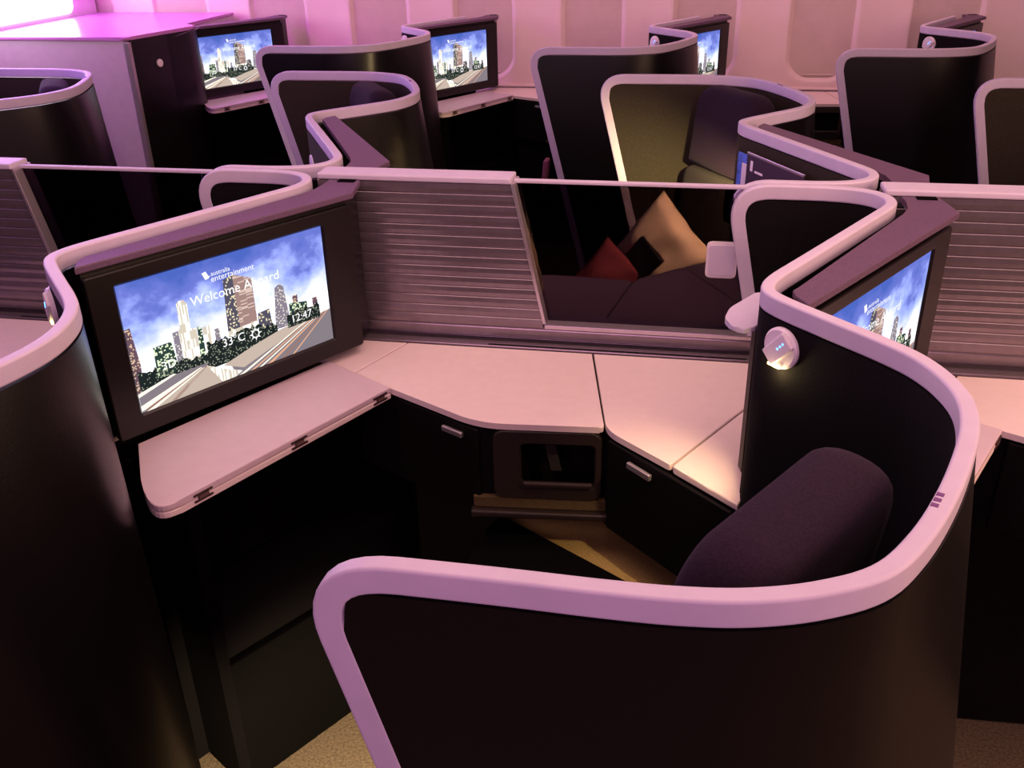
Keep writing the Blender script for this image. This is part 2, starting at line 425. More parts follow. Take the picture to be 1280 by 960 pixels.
    def canopy(u0, u1, v0, v1, n, l, dv=0):
        top = [(u0 + (u1-u0)*i/n, v0 + dv*i/n + rg.uniform(-.02, .02)) for i in range(n+1)]
        poly(top + [(u1, v1), (u0, v1)], 'pic_trees', l)
    canopy(.015, .17, .67, .88, 12, 4, .06); canopy(.18, .36, .70, .85, 14, 5, .04); canopy(.34, .62, .645, .86, 24, 5, 0); canopy(.60, .70, .68, .84, 8, 5, 0); canopy(.15, .22, .72, .84, 8, 4)
    canopy(.755, .94, .635, .76, 12, 11)
    # roads and light trails
    poly([(0, .86), (.165, .796), (.34, .80), (.30, .84), (.05, 1), (0, 1)], 'pic_road_grey', 6)
    poly([(0, .845), (.165, .785), (.18, .795), (0, .875)], 'pic_streak_white', 7)
    poly([(.322, .818), (.388, .99), (.385, 1), (.03, 1)], 'pic_road', 8)
    poly([(.322, .818), (.33, .818), (.17, 1), (.03, 1)], 'pic_road', 9); poly([(.30, .83), (.322, .818), (.325, .825), (.16, 1), (.13, 1)], 'pic_streak_brown', 9)
    poly([(0, .945), (.29, .815), (.30, .818), (.03, .985), (0, .985)], 'pic_streak_white', 8); poly([(.02, 1), (.30, .825), (.31, .825), (.06, 1)], 'pic_streak_white', 10)
    poly([(.01, .985), (.295, .825), (.30, .828), (.035, .99)], 'pic_streak_brown', 9)
    poly([(.322, .818), (.395, .89), (.49, .971), (.45, 1), (.385, 1)], 'pic_tower_cream', 9)
    poly([(.44, .90), (.70, .752), (.92, .735), (1, .72), (1, 1), (.46, 1)], 'pic_road_grey', 7)
    poly([(.40, .87), (.56, .80), (.72, .745), (.93, .72), (.95, .725), (.50, .95)], 'pic_road', 8)
    for a, b, w, m in ((.47, .90, .03, 'pic_streak_white'), (.53, .925, .022, 'pic_streak_orange'), (.575, .94, .018, 'pic_streak_white'), (.62, .955, .03, 'pic_streak_orange'), (.70, .97, .02, 'pic_streak_brown'), (.76, .98, .012, 'pic_streak_orange')):
        poly([(a, 1), (b, .725), (b+.008, .725), (a+w, 1)], m, 10)
    sc = mb.build('screen', t, recalc=False)
    def words(body, u, v, h, lay, name):
        vs, fs = text_polys(body, h); mb = MB(mir); V = [mb.v(pt(u + x*H/W, v - y, lay)) for x, y in vs]
        for q in fs: mb.face([V[i] for i in q], 'pic_text')
        mb.build(name, sc, recalc=False)
    words('Welcome Aboard', .300, .318, .108, 14, 'lettering'); words('entertainment', .410, .178, .066, 14, 'lettering')
    words('australia', .413, .132, .05, 14, 'lettering'); words('12:47', .775, .728, .095, 14, 'lettering'); words('33°C', .412, .722, .098, 14, 'lettering'); words('3D', .122, .729, .095, 14, 'lettering')
    def ip(mb, pts): mb.face([mb.v(pt(u, v, 14)) for u, v in pts], 'pic_text')
    mb = MB(mir); ip(mb, [(.372, .092), (.392, .085), (.402, .125), (.410, .128), (.40, .145), (.385, .148)]); mb.build('emblem', sc, recalc=False)
    g = H/W; mb = MB(mir); R = []
    for k in range(33):      # little sun: a ring whose outer edge runs out into eight rays
        a = math.pi*k/16; ro = .060 if k % 4 == 0 else .036
        R.append([mb.v(pt(.582 + r*math.cos(a)*g, .705 + r*math.sin(a), 14)) for r in (.026, ro)])
    for k in range(32): mb.face([R[k][0], R[k][1], R[k+1][1], R[k+1][0]], 'pic_text')
    mb.build('emblem', sc, recalc=False)
    return t

# ------------------------------------------------------------------ tray table (fixed below the monitor)
def round_poly(P, R, seg=6):
    out = []
    n = len(P)
    for i in range(n):
        p = Vector(P[i]); r = R[i]
        if r <= 0: out.append(tuple(p)); continue
        a = (Vector(P[i-1])-p).normalized(); b = (Vector(P[(i+1) % n])-p).normalized()
        p0 = p + a*r; p1 = p + b*r
        for k in range(seg+1):
            t = k/seg; q = p0*(1-t)**2 + p*2*t*(1-t) + p1*t*t; out.append(tuple(q))
    return out
T = [(.480, .669), (.561, .540), (.620, .478), (.8535, .941), (.693, 1.037)]
def make_tray(label, mir):
    t = thing('tray_table', label, 'tray table', (0, 0, 0), 'folding tray tables under the monitors')
    P = round_poly(T, [.0, .04, .045, 0, 0], 7)
    mb = MB(mir); mb.prism(P, -.3565, -.345, 'tray_top', .0022, 3); mb.build('upper_leaf', t)
    mb = MB(mir); mb.prism(P, -.3695, -.358, 'worktop', .0022, 3); mb.build('lower_leaf', t)
    a = Vector(T[2]); b = Vector(T[3]); d = (b-a).normalized(); n = Vector((d.y, -d.x)); Lg = (b-a).length
    D = Vector((d.x, d.y, 0)); Nn = Vector((n.x, n.y, 0)); up = Vector((0, 0, 1))
    for fr in (.165, .555, .945):
        c = a + d*Lg*fr; c = Vector((c.x, c.y, -.3572)) + Nn*.0005
        mb = MB(mir)
        mb.slab(c + up*.0055, D, up, Nn, .036, .0034, .004, 'hinge_dark', .0008); mb.slab(c - up*.0055, D, up, Nn, .036, .0034, .004, 'hinge_dark', .0008)
        mb.slab(c, D, up, Nn, .020, .0085, .005, 'hinge_bronze', .001)
        mb.build('hinge', t)
    return t
def make_footwell(label, mir):
    t = thing('footwell', label, 'footwell', (0, 0, 0), 'dark footwells under the tray tables')
    f = lambda s, out: (F0.x + FD.x*s + FN.x*out, F0.y + FD.y*s + FN.y*out)
    mb = MB(mir)
    mb.prism([f(.03, -.015), f(.56, -.015), f(.56, .0), f(.03, .0)], -1.095, -.372, 'seat_black')
    mb.prism([f(.055, .001), f(.07, .001), f(.07, .145), f(.055, .125)], -1.095, -.372, 'seat_black')
    mb.prism([f(.545, .001), f(.56, .001), f(.56, .115), f(.545, .115)], -1.095, -.372, 'seat_black')
    mb.build('housing', t)
    mb = MB(mir); mb.prism([f(.073, .003), f(.542, .003), f(.542, .135), f(.073, .135)], -.78, -.66, 'seat_black', .02, 3); mb.build('ottoman', t)
    mb = MB(mir); mb.prism([f(.073, .003), f(.542, .003), f(.542, .138), f(.073, .138)], -1.095, -.785, 'gap_black', .004); mb.build('plinth', t)
    return t

# ------------------------------------------------------------------ side console
def make_console(label, mir):
    t = thing('side_console', label, 'side console', (0, 0, 0), 'side consoles of the suites')
    YB = 1.160 if True else 0
    def top(name, P, R, m='worktop'):
        mb = MB(mir); mb.prism(round_poly(P, R, 6), -.362, -.350, m, .0025, 3); return mb.build(name, t)
    top('corner_panel', [(-.404, 1.0415), (-.341, 1.003), (-.2765, 1.158), (-.46, 1.158), (-.46, 1.075)], [0, 0, 0, 0, 0])
    top('worktop', [(-.338, 1.001), (-.2445, .9445), (-.050, .838), (.1745, .8545), (.1195, 1.158), (-.273, 1.158)], [0, 0, .05, .010, 0, 0])
    top('lid_panel', [(.1795, .846), (.2945, .746), (.418, .960), (.470, 1.158), (.1235, 1.158)], [.03, .004, 0, 0, 0])
    top('rear_panel', [(.298, .742), (.400, .645), (.430, .735), (.470, .80), (.47, 1.05), (.422, .958)], [.004, 0, 0, 0, 0, 0])
    mb = MB(mir); mb.prism([(-.44, 1.1605), (.47, 1.1605), (.47, 1.188), (-.44, 1.188)], -.362, -.346, 'slat_silver', .002); mb.build('back_ledge', t)
    mb = MB(mir); mb.prism([(-.10, 1.164), (.43, 1.164), (.43, 1.168), (-.10, 1.168)], -.3459, -.3452, 'gap_black'); mb.build('ledge_slot', t)
    # carcass, notched for the literature pocket
    mb = MB(mir)
    mb.prism([(-.235, .952), (-.05, .851), (.010, .856), (.022, .95), (.168, .965), (.178, .862), (.293, .757), (.398, .66), (.43, .75), (.47, 1.155), (-.33, 1.155), (-.34, 1.01)], -.56, -.3625, 'fascia_dark')
    mb.build('carcass', t)
    mb = MB(mir); mb.prism([(-.235, 1.02), (.25, 1.04), (.47, .85), (.47, 1.155), (-.33, 1.155)], -1.095, -.561, 'fascia_dark'); mb.build('plinth', t)
    up = Vector((0, 0, 1))
    def panel(a, b, z0, z1, m, th, bev, name, par=t, off=.0):
        a = Vector((*a, 0)); b = Vector((*b, 0)); d = (b-a).normalized(); n = Vector((d.y, -d.x, 0)); c = (a+b)/2 + up*(z0+z1)/2 + n*off
        mb = MB(mir); mb.slab(c, d, up, n, (b-a).length, z1-z0, th, m, bev, 3); return mb.build(name, par), d, n
    dl, d, n = panel((-.232, .944), (-.052, .846), -.55, -.368, 'fascia_dark', .010, .003, 'door')
    c = Vector((-.102, .8715, -.3865)) + n*.009; mb = MB(mir); mb.slab(c, d, up, n, .050, .011, .008, 'metal_silver', .002, 2); mb.build('handle', dl)
    dr, d, n = panel((.186, .846), (.394, .652), -.555, -.368, 'fascia_dark', .010, .003, 'door')
    c = Vector((.248, .782, -.3855)) + n*.009; mb = MB(mir); mb.slab(c, d, up, n, .056, .012, .008, 'metal_silver', .002, 2); mb.build('handle', dr)
    # pocket face with a rounded opening
    a = Vector((-.046, .842, 0)); b = Vector((.172, .8605, 0)); d = (b-a).normalized(); n = Vector((d.y, -d.x, 0))
    def ring(u0, u1, z0, z1, out, r):
        pts = []
        for cx, cz, a0 in ((u1-r, z1-r, 0), (u0+r, z1-r, 90), (u0+r, z0+r, 180), (u1-r, z0+r, 270)):
            for k in range(5):
                w = math.radians(a0 + 22.5*k); pts.append(a + d*(cx + r*math.cos(w)) + n*out + up*(cz + r*math.sin(w)))
        return pts
    mb = MB(mir)
    mb.rings([ring(.02, .218, -.508, -.364, -.012, .02), ring(.02, .218, -.508, -.364, .003, .02), ring(.022, .216, -.506, -.366, .005, .018),
              ring(.068, .208, -.484, -.388, .005, .012), ring(.071, .205, -.481, -.391, .002, .010), ring(.071, .205, -.481, -.391, -.012, .010), ], 'fascia_brown', closed=True, smooth=False)
    pk = mb.build('literature_pocket', t)
    mb = MB(mir); mb.slab(a + d*.138 + up*-.473 + n*.008, d, up, n, .128, .010, .010, 'fascia_brown', .003, 2); mb.build('lip', pk)
    mb = MB(mir); mb.slab(a + d*.13 + up*-.521 + n*-.005, d, up, n, .30, .024, .012, 'pad_dark', .002); mb.build('lower_panel', t)
    mb = MB(mir); mb.slab(a + d*.13 + up*-.541 + n*.004, d, up, n, .31, .014, .020, 'fascia_brown', .004, 3); mb.build('edge_bar', t)
    return t

# ------------------------------------------------------------------ privacy divider between the middle columns
def make_divider(label):
    t = thing('privacy_divider', label, 'divider', (0, 0, 0), 'privacy dividers along the middle')
    ya, yb = YC-.030, YC+.030
    G = lambda z: -.048 + (-.010-z)*.213
    x0, x1 = -.452, G(0)
    # ribbed slat panel (both faces)
    mb = MB(); n = 14; z_hi, z_lo = -.013, -.318; prof = []
    h = (z_hi-z_lo)/n
    for i in range(n):
        zt = z_hi - h*i
        for k, (fz, dy) in enumerate(((0, .0018), (.06, .0004), (.50, -.0004), (.88, .0002), (.965, .0018))): prof.append((zt - h*fz, dy))
    prof.append((z_lo, .0018))
    front = [[mb.v((x0, ya+.002+dy, z)), mb.v((G(z)-.004, ya+.002+dy, z))] for z, dy in prof]
    back = [[mb.v((x0, yb-.002-dy, z)), mb.v((G(z)-.004, yb-.002-dy, z))] for z, dy in prof]
    for i in range(len(prof)-1):
        mb.face([front[i][0], front[i+1][0], front[i+1][1], front[i][1]], 'slat_silver'); mb.face([back[i][0], back[i][1], back[i+1][1], back[i+1][0]], 'slat_silver')
    mb.face([front[0][0], front[0][1], back[0][1], back[0][0]], 'slat_silver'); mb.face([front[-1][0], back[-1][0], back[-1][1], front[-1][1]], 'slat_silver')
    mb.face([f[0] for f in front] + [b[0] for b in back[::-1]], 'slat_silver'); mb.face([f[1] for f in front[::-1]] + [b[1] for b in back], 'slat_silver')
    mb.build('slat_panel', t)
    up = Vector((0, 0, 1)); X = Vector((1, 0, 0)); Y = Vector((0, 1, 0))
    mb = MB(); mb.slab(((x0+x1)/2, YC, -.006), X, Y, up, x1-x0, .060, .012, 'rim_plastic', .003, 2); mb.build('top_cap', t)
    # glass frame: slanted stile, thin top rail, bottom rail
    mb = MB(); a = Vector((G(-.010), YC, -.010)); b = Vector((G(-.306), YC, -.306)); d = (b-a).normalized()
    mb.slab((a+b)/2, d, Y, d.cross(Y), (b-a).length, .060, .007, 'metal_silver', .001); mb.build('stile', t)
    mb = MB(); mb.slab(((G(0)+.405)/2, YC, -.011), X, Y, up, .405-G(0), .014, .007, 'rim_plastic', .002); mb.build('top_rail', t)
    mb = MB(); mb.slab(((x0+.45)/2, YC, -.330), X, Y, up, .45-x0, .058, .024, 'slat_silver', .003); mb.slab(((G(-.3)+.44)/2, YC, -.3125), X, Y, up, .44-G(-.3), .060, .011, 'metal_silver', .002)
    mb.slab(((x0+.45)/2, YC, -.353), X, Y, up, .45-x0, .05, .022, 'slat_silver', .001); mb.build('bottom_rail', t)
    mb = MB()
    P = [(G(-.0145)+.004, -.0145), (.378, -.0145), (.385, -.10), (.432, -.307), (G(-.307)+.004, -.307)]
    lo = [mb.v((x, YC-.003, z)) for x, z in P]; hi = [mb.v((x, YC+.003, z)) for x, z in P]
    mb.face(lo, 'smoked_glass'); mb.face(hi[::-1], 'smoked_glass')
    for i in range(5): mb.face([lo[i], hi[i], hi[(i+1) % 5], lo[(i+1) % 5]], 'smoked_glass')
    gl = mb.build('glass_pane', t)
    def plate(cx, cz, w, h, r, y0, y1, m, bev):
        k = MB(); k.prism(round_poly([(cx-w/2, cz-h/2), (cx+w/2, cz-h/2), (cx+w/2, cz+h/2), (cx-w/2, cz+h/2)], [r]*4), -y1, -y0, m, bev)
        for v in k.bm.verts: v.co = Vector((v.co.x, -v.co.z, v.co.y))
        return k
    l = plate(.366, -.156, .060, .074, .010, YC-.010, YC-.004, 'lamp_white', .0015).build('latch_plate', t)
    plate(.366, -.156, .050, .062, .007, YC-.0125, YC-.0095, 'rim_plastic', .001).build('pull', l)
    return t

# ------------------------------------------------------------------ seat
AX = Vector((-.84, .54, 0)).normalized(); WD = Vector((.54, .84, 0)).normalized(); UP = Vector((0, 0, 1))
def make_seat(label, mir, cushion='seat_black', low='seat_black'):
    t = thing('seat', label, 'seat', (0, 0, 0), 'reclining seats')
    # backrest: rounded slab leaning back
    topc = Vector((.3905, .2615, -.100))
    lean = (UP*.95 - AX*.11).normalized(); nrm = WD.cross(lean)
    if nrm.dot(AX) < 0: nrm = -nrm
    def padded(center_top, width, height, thick, r, m, name, par, corner=.10):
        mb = MB(mir)
        out = []
        w2 = width/2
        def outline(ins):
            pts = []
            rr = max(corner-ins, .01)
            for cx, cy, a0 in ((w2-corner, -corner, 0), (-w2+corner, -corner, 90)):
                for k in range(13):
                    a = math.radians(a0 + 90*k/12); pts.append((cx + rr*math.cos(a), cy + rr*math.sin(a)))
            pts += [(-w2+ins, -height+ins), (w2-ins, -height+ins)]
            return pts
        lay = []
        for k in range(13):
            a = math.pi*k/12; off = 0
            ins = r*(1-math.sin(a)**.5) if math.sin(a) > 1e-6 else r
            off = -thick/2*math.cos(a)
            lay.append([center_top + WD*x + lean*y - nrm*(thick/2) + nrm*off for x, y in outline(ins)])
        mb.rings(lay, m); return mb.build(name, par)
    padded(Vector((.382, .184, -.008)), .315, .245, .088, .040, 'seat_purple', 'headrest', t, .075)
    padded(Vector((.372, .222, -.248)), .38, .38, .08, .03, low, 'backrest', t, .04)
    # cushions
    C = Vector((.345, .30, 0))
    q = lambda a, w, z=0: tuple((C + AX*a + WD*w).xy)
    mb = MB(mir); mb.prism(round_poly([q(-.02, -.225), q(.36, -.20), q(.55, .05), q(.66, .30), q(.66, .33), q(.06, .33), q(-.02, .235)], [.03, .08, .08, .02, .01, .02, .03]), -.74, -.615, cushion, .03, 4); mb.build('seat_cushion', t)
    mb = MB(mir); mb.prism([q(-.02, .335), q(.66, .335), q(.66, .45), q(.46, .60), q(.33, .60), q(.06, .53)], -.70, -.632, 'pad_beige', .006); mb.build('side_pad', t)
    mb = MB(mir); mb.prism([q(-.02, -.20), q(.30, -.17), q(.40, .05), q(.40, .30), q(-.02, .22)], -1.095, -.745, 'fascia_dark', .006); mb.build('base', t)
    return t

# ================================================================== build the suites
# local y is mirrored for the B column, whose offset puts it across the centre line
def loc(col, n): x, y, z = base(col, n); return Vector((x, y, z))
def spread(maker, mirrored, spots, **kw):
    """spots: list of (col, n, label); the first is the original, the rest are copies with their own labels"""
    src = None
    for col, n, label in spots:
        if src is None: src = maker(label, mirrored, **kw); o = src; o.location = loc(col, n)
        else: o = copy_tree(src, loc(col, n)); o['label'] = label
    return src
spread(make_shell, False, [
    ('A', 1, 'nearest dark seat shell with pale rim sweeping across the foreground'),
    ('A', 0, 'dark curved seat shell cut off by the left foreground, large lit screen on its back')], lining='lining_fabric')
spread(make_shell, False, [
    ('C', 0, 'leftmost of three tall shells by the windows, before the top centre screen'),
    ('C', 1, 'dark tall shell by the windows, middle of the three'),
    ('C', 2, 'dark shell by the windows at the upper right, its lamp disc showing over the rim')], lining='lining_fabric', wing=False, column=False)
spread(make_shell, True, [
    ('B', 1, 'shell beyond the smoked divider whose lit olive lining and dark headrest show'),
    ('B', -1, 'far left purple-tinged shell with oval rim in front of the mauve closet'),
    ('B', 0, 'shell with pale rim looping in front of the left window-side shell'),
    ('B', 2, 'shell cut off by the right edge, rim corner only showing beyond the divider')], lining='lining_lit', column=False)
spread(make_monitor, False, [
    ('A', 0, 'large lit city screen with welcome text at the left'),
    ('A', 1, 'lit monitor seen edge-on behind the nearest shell under a plum lid'),
    ('C', -1, 'lit city screen beside the dark closet panel at upper left'),
    ('C', 0, 'lit city screen by the windows, top centre, behind the left window-side shell'),
    ('C', 1, 'half-hidden city screen peeking past the middle window-side shell'),
    ('C', 2, 'monitor at the top right by the windows showing only its dark lid')])
spread(make_monitor, True, [
    ('B', 1, 'monitor seen from behind, plum lid stretching right of the shell with cards'),
    ('B', 0, 'monitor seen from behind, small plum lid above the left end of the slatted divider')])
spread(make_tray, False, [
    ('A', 0, 'pale folded tray table with three hinges under the large screen'),
    ('A', 1, 'pale tray table sliver showing right of the nearest shell'),
    ('C', -1, 'small pale tray table under the screen beside the closet'),
    ('C', 0, 'small pale tray table under the top centre screen'),
    ('C', 1, 'pale tray table behind the middle window-side shell')])
spread(make_footwell, False, [
    ('A', 0, 'dark footwell under the large screen and its tray table'),
    ('A', 1, 'dark footwell at the right edge behind the nearest shell'),
    ('C', -1, 'dark footwell under the screen beside the closet'),
    ('C', 0, 'dark footwell under the top centre screen'),
    ('C', 1, 'dark footwell behind the middle window-side shell')])
spread(make_console, False, [
    ('A', 1, 'pale angled console with two small handles in front of the smoked glass'),
    ('A', 0, 'pale console inside the shell at the left edge'),
    ('A', 2, 'pale console at the right edge below the right slatted divider'),
    ('C', 0, 'pale console by the windows right of the closet screen'),
    ('C', 1, 'pale console by the windows right of the top centre screen'),
    ('C', 2, 'pale console under the windows left of the upper right shell')])
spread(make_console, True, [
    ('B', 1, 'console seen dimly through the smoked glass of the middle divider'),
    ('B', 0, 'console seen dimly behind the smoked glass at the left')])
d = make_divider('slatted divider with clear view of its smoked glass pane and white latch, centre of picture'); d.location = (0, 0, FL)
e = copy_tree(d, (-PITCH, 0, FL)); e['label'] = 'divider at the left edge, its dark glass above the large screen'
e = copy_tree(d, (PITCH, 0, FL)); e['label'] = 'slatted divider at the right edge beyond the edge-on monitor'
spread(make_seat, False, [('A', 1, 'purple-black seat inside the nearest shell')])
spread(make_seat, True, [
    ('B', 1, 'dark seat with warm lamp light on it beyond the smoked glass'),
    ('B', 0, 'seat with headrest top just showing inside the looping shell left of centre'),
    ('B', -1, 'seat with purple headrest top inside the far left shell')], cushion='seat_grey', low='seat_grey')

# armrest strip at the edge of the middle window-side shell
mb = MB(); cx, cy, _ = base('C', 1)
mb.slab((0, 0, .065), (1, 0, 0), (0, 1, 0), (.10, 0, 1), .022, .06, .13, 'strap_maroon', .008, 3)
o = mb.build('armrest_flap', None, (cx+.048, cy+.045, FL-.56)); tag(o, 'small maroon armrest flap at the foot of the middle window-side shell', 'armrest')

# ------------------------------------------------------------------ things lying in the far suite and the pockets
def pillow_mesh(w, h, d, m, n=18):
    mb = MB(); top, bot = [], []
    for sgn, store in ((1, top), (-1, bot)):
        for i in range(n+1):
            row = []
            for j in range(n+1):
                u, v = -1 + 2*i/n, -1 + 2*j/n
                k = (max(0, (1-u**4))*max(0, (1-v**4)))**.55
                pin = 1 - .07*(1-abs(v))*(abs(u)**3); pin2 = 1 - .07*(1-abs(u))*(abs(v)**3)
                wr = .012*math.sin(5*u+3*v)*math.sin(4*v-u)*k
                row.append(mb.v((u*w/2*pin, v*h/2*pin2, sgn*d/2*k + wr)))
            store.append(row)
    for i in range(n):
        for j in range(n):
            mb.face([top[i][j], top[i+1][j], top[i+1][j+1], top[i][j+1]], m, True); mb.face([bot[i][j], bot[i][j+1], bot[i+1][j+1], bot[i+1][j]], m, True)
    bmesh.ops.remove_doubles(mb.bm, verts=mb.bm.verts[:], dist=.0004)
    return mb
PIL = Vector((.222, 2.02, FL-.452))
pil = pillow_mesh(.29, .29, .12, 'pillow_cloth').build('pillow', None, PIL)
tag(pil, 'beige pillow with black tag leaning in the far seat, seen through the smoked glass', 'pillow')
fwd = Vector((-.55, -.75, .30)).normalized(); sd = UP.cross(fwd).normalized(); upv = fwd.cross(sd)
rot = Matrix((sd, upv, fwd)).transposed().to_4x4()
pil.matrix_world = Matrix.Translation(PIL) @ rot @ Matrix.Rotation(math.radians(58), 4, 'Z')
mb = MB(); mb.slab((0, 0, 0), (1, 0, 0), (0, 1, 0), (0, 0, 1), .078, .100, .022, 'tag_black', .002); tg = mb.build('tag', pil, (.002, .010, .064))
# red cushion standing on its corner beside the pillow
RP = Vector((.085, 1.95, FL-.515)); o = pillow_mesh(.21, .21, .07, 'blanket_red').build('cushion', None, RP)
tag(o, 'small red cushion beside the pillow in the far seat, seen through the smoked glass', 'cushion')
f2 = Vector((.25, -.92, .30)).normalized(); s2 = UP.cross(f2).normalized(); u2 = f2.cross(s2)
o.matrix_world = Matrix.Translation(RP) @ Matrix((s2, u2, f2)).transposed().to_4x4() @ Matrix.Rotation(math.radians(45), 4, 'Z')

# printed cards on the headrest wall of the far suite
bx, by, _ = base('B', 1)
w0 = Vector((.414+bx, by-.684, 0)); w1 = Vector((.633+bx, by-1.082, 0)); wd = (w1-w0).normalized(); wn = Vector((wd.y, -wd.x, 0))
if wn.x > 0: wn = -wn
def card(name, s0, s1, z0, z1, off, m, label, tilt=0):
    c = w0 + wd*(s0+s1)/2 + wn*off + UP*(FL + (z0+z1)/2); a = (wd*math.cos(tilt) + UP*math.sin(tilt)); b = wn.cross(a)
    mb = MB(); mb.slab((0, 0, 0), a, b, wn, s1-s0, z1-z0, .003, m, .0008); o = mb.build(name, None, c); tag(o, label, 'card'); return o, a, b
card('safety_card', .02, .12, -.19, -.062, .018, 'card_blue', 'blue picture card, leftmost of the cards beyond the smoked glass')
card('leaflet', .05, .20, -.20, -.082, .024, 'card_white', 'pale leaflet between the blue card and the plum menu')
o, a, b = card('menu_card', .08, .31, -.185, -.050, .030, 'card_plum', 'plum menu card with small white emblem beyond the smoked glass')
mb = MB(); mb.slab(wn*.0022 - a*.092 + b*.04, a, b, wn, .010, .024, .0008, 'print_white'); mb.build('emblem', o)
mb = MB(); mb.slab(wn*.0022 - a*.060 + b*.030, a, b, wn, .034, .005, .0008, 'print_white'); mb.build('lettering', o)
mb = MB(); mb.slab(b*.066, a, b, wn, .23, .006, .0045, 'metal_silver', .001); mb.build('edge_strip', o)
mb = MB(); mb.slab((0, 0, 0), wd, UP, wn, .32, .09, .006, 'shell_dark', .002)
mb.slab(-wn*.02-UP*.045, wd, UP, wn, .32, .006, .045, 'shell_dark', .001)
o = mb.build('literature_rack', None, w0 + wd*.17 + wn*.040 + UP*(FL-.185)); tag(o, 'dark rack holding the cards on the far headrest wall', 'rack')
# pale card by the left looping shell
bx, by, _ = base('B', 0); p = Vector((bx+.448, by-.745, FL-.125)); 
mb = MB(); mb.disc((0, 0, 0), tuple(wn), .038, .005, 'lamp_white', seg=28); o = mb.build('hook_disc', None, p + wn*.013); tag(o, 'pale round disc on the headrest wall of the looping shell left of centre', 'disc')
# leaflet standing in the near pocket
mb = MB(); mb.slab((0, 0, .045), (1, .08, 0), (-.22, 0, 1), (.08, -1, 0), .020, .092, .002, 'seat_grey'); o = mb.build('leaflet', None, (.072, .905, FL-.478)); tag(o, 'narrow grey leaflet standing in the dark pocket under the near console', 'leaflet')

# ------------------------------------------------------------------ cabin: floor, side wall with windows, ceiling
mb = MB(); mb.prism([(-4.5, -2.2), (3.2, -2.2), (3.2, 4.33), (-4.5, 4.33)], -.02, 0, 'carpet'); struct(mb.build('floor'))
mb = MB(); mb.prism([(-4.5, -2.2), (3.2, -2.2), (3.2, 4.33), (-4.5, 4.33)], 2.25, 2.27, 'ceiling'); struct(mb.build('ceiling'))
WY = 4.31
WX0, WSP = -1.312, .5422
def rr(cx, cz, hw, hh, y, r, n=8):
    pts = []
    for sx, sz, a0 in ((1, 1, 0), (-1, 1, 90), (-1, -1, 180), (1, -1, 270)):
        for k in range(n+1):
            a = math.radians(a0 + 90*k/n); pts.append(Vector((cx + sx*(hw-r) + r*math.cos(a), y, cz + sz*(hh-r) + r*math.sin(a))))
    return pts
mb = MB(); CZ = FL - .085
cells = range(-5, 9); zlo, zhi = FL - .36, 2.25
for k in cells:
    cx = WX0 + WSP*k; hb = WSP/2; n = 8
    inner = rr(cx, CZ, .172, .250, WY, .125)
    # outer outline with the same number of points
    outer = []
    for sx, sz in ((1, 1), (-1, 1), (-1, -1), (1, -1)):
        zz = zhi if sz > 0 else zlo
        for i in range(n+1):
            t = i/n
            first = (sx*sz > 0)
            if first: q = (cx + sx*hb, zz - (zz-CZ)*(1-2*t)*.6 if t < .5 else zz) if t < .5 else (cx + sx*hb*(1 - (2*t-1)*.6), zz)
            else: q = (cx + sx*hb*(.4 + .6*2*t), zz) if t < .5 else (cx + sx*hb, zz - (zz-CZ)*(2*t-1)*.6)
            outer.append(Vector((q[0], WY, q[1])))
    f0 = rr(cx, CZ, .160, .238, WY-.003, .118); f1 = rr(cx, CZ, .153, .231, WY+.000, .112); f2 = rr(cx, CZ, .146, .224, WY+.012, .107); f3 = rr(cx, CZ, .138, .216, WY+.016, .10)
    mb.rings([outer, inner, f0, f1, f2, f3], 'cabin_wall', caps=False, smooth=True)
w = mb.build('wall_right'); struct(w)
for j, k in enumerate(cells):
    cx = WX0 + WSP*k
    mb = MB(); a = [mb.v(q) for q in rr(cx, CZ, .139, .217, WY+.0155, .10)]; b = [mb.v(q) for q in rr(cx, CZ, .139, .217, WY+.019, .10)]
    mb.face(a, 'window_shade'); mb.face(b[::-1], 'window_shade')
    for i in range(len(a)): mb.face([a[i], a[(i+1) % len(a)], b[(i+1) % len(a)], b[i]], 'window_shade')
    mb.slab((cx, WY+.012, CZ-.203), (1, 0, 0), (0, 1, 0), (0, 0, 1), .15, .008, .008, 'cabin_wall', .003)
    o = mb.build('window_%d' % (j+1)); struct(o)
mb = MB(); mb.slab(((-2.1+3.2)/2, 4.285, FL-.352), (1, 0, 0), (0, 1, 0), (0, 0, 1), 5.3, .055, .022, 'cabin_wall', .006, 3); struct(mb.build('trim_1'))
mb = MB(); mb.slab(((-2.1+3.2)/2, 4.300, (FL-.37)/2), (1, 0, 0), (0, 1, 0), (0, 0, 1), 5.3, .02, FL-.37, 'fascia_dark'); struct(mb.build('baseboard_right'))
# forward bulkhead with its lit panel
mb = MB(); mb.slab((-2.90, 3.35, 1.12), (1, 0, 0), (0, 1, 0), (0, 0, 1), .05, 1.9, 2.24, 'bulkhead', .004); struct(mb.build('wall_front'))
mb = MB()
P = round_poly([(2.6, .022), (4.085, .022), (4.085, .60), (2.6, .60)], [.05]*4)
lo = [mb.v((-2.8755, y, FL+z)) for y, z in P]; hi = [mb.v((-2.866, y, FL+z)) for y, z in P]
mb.face(lo, 'light_panel'); mb.face(hi[::-1], 'light_panel')
for i in range(len(P)): mb.face([lo[i], hi[i], hi[(i+1) % len(P)], lo[(i+1) % len(P)]], 'light_panel')
o = mb.build('light_panel'); tag(o, 'bright white lit panel on the forward bulkhead at the upper left', 'light')
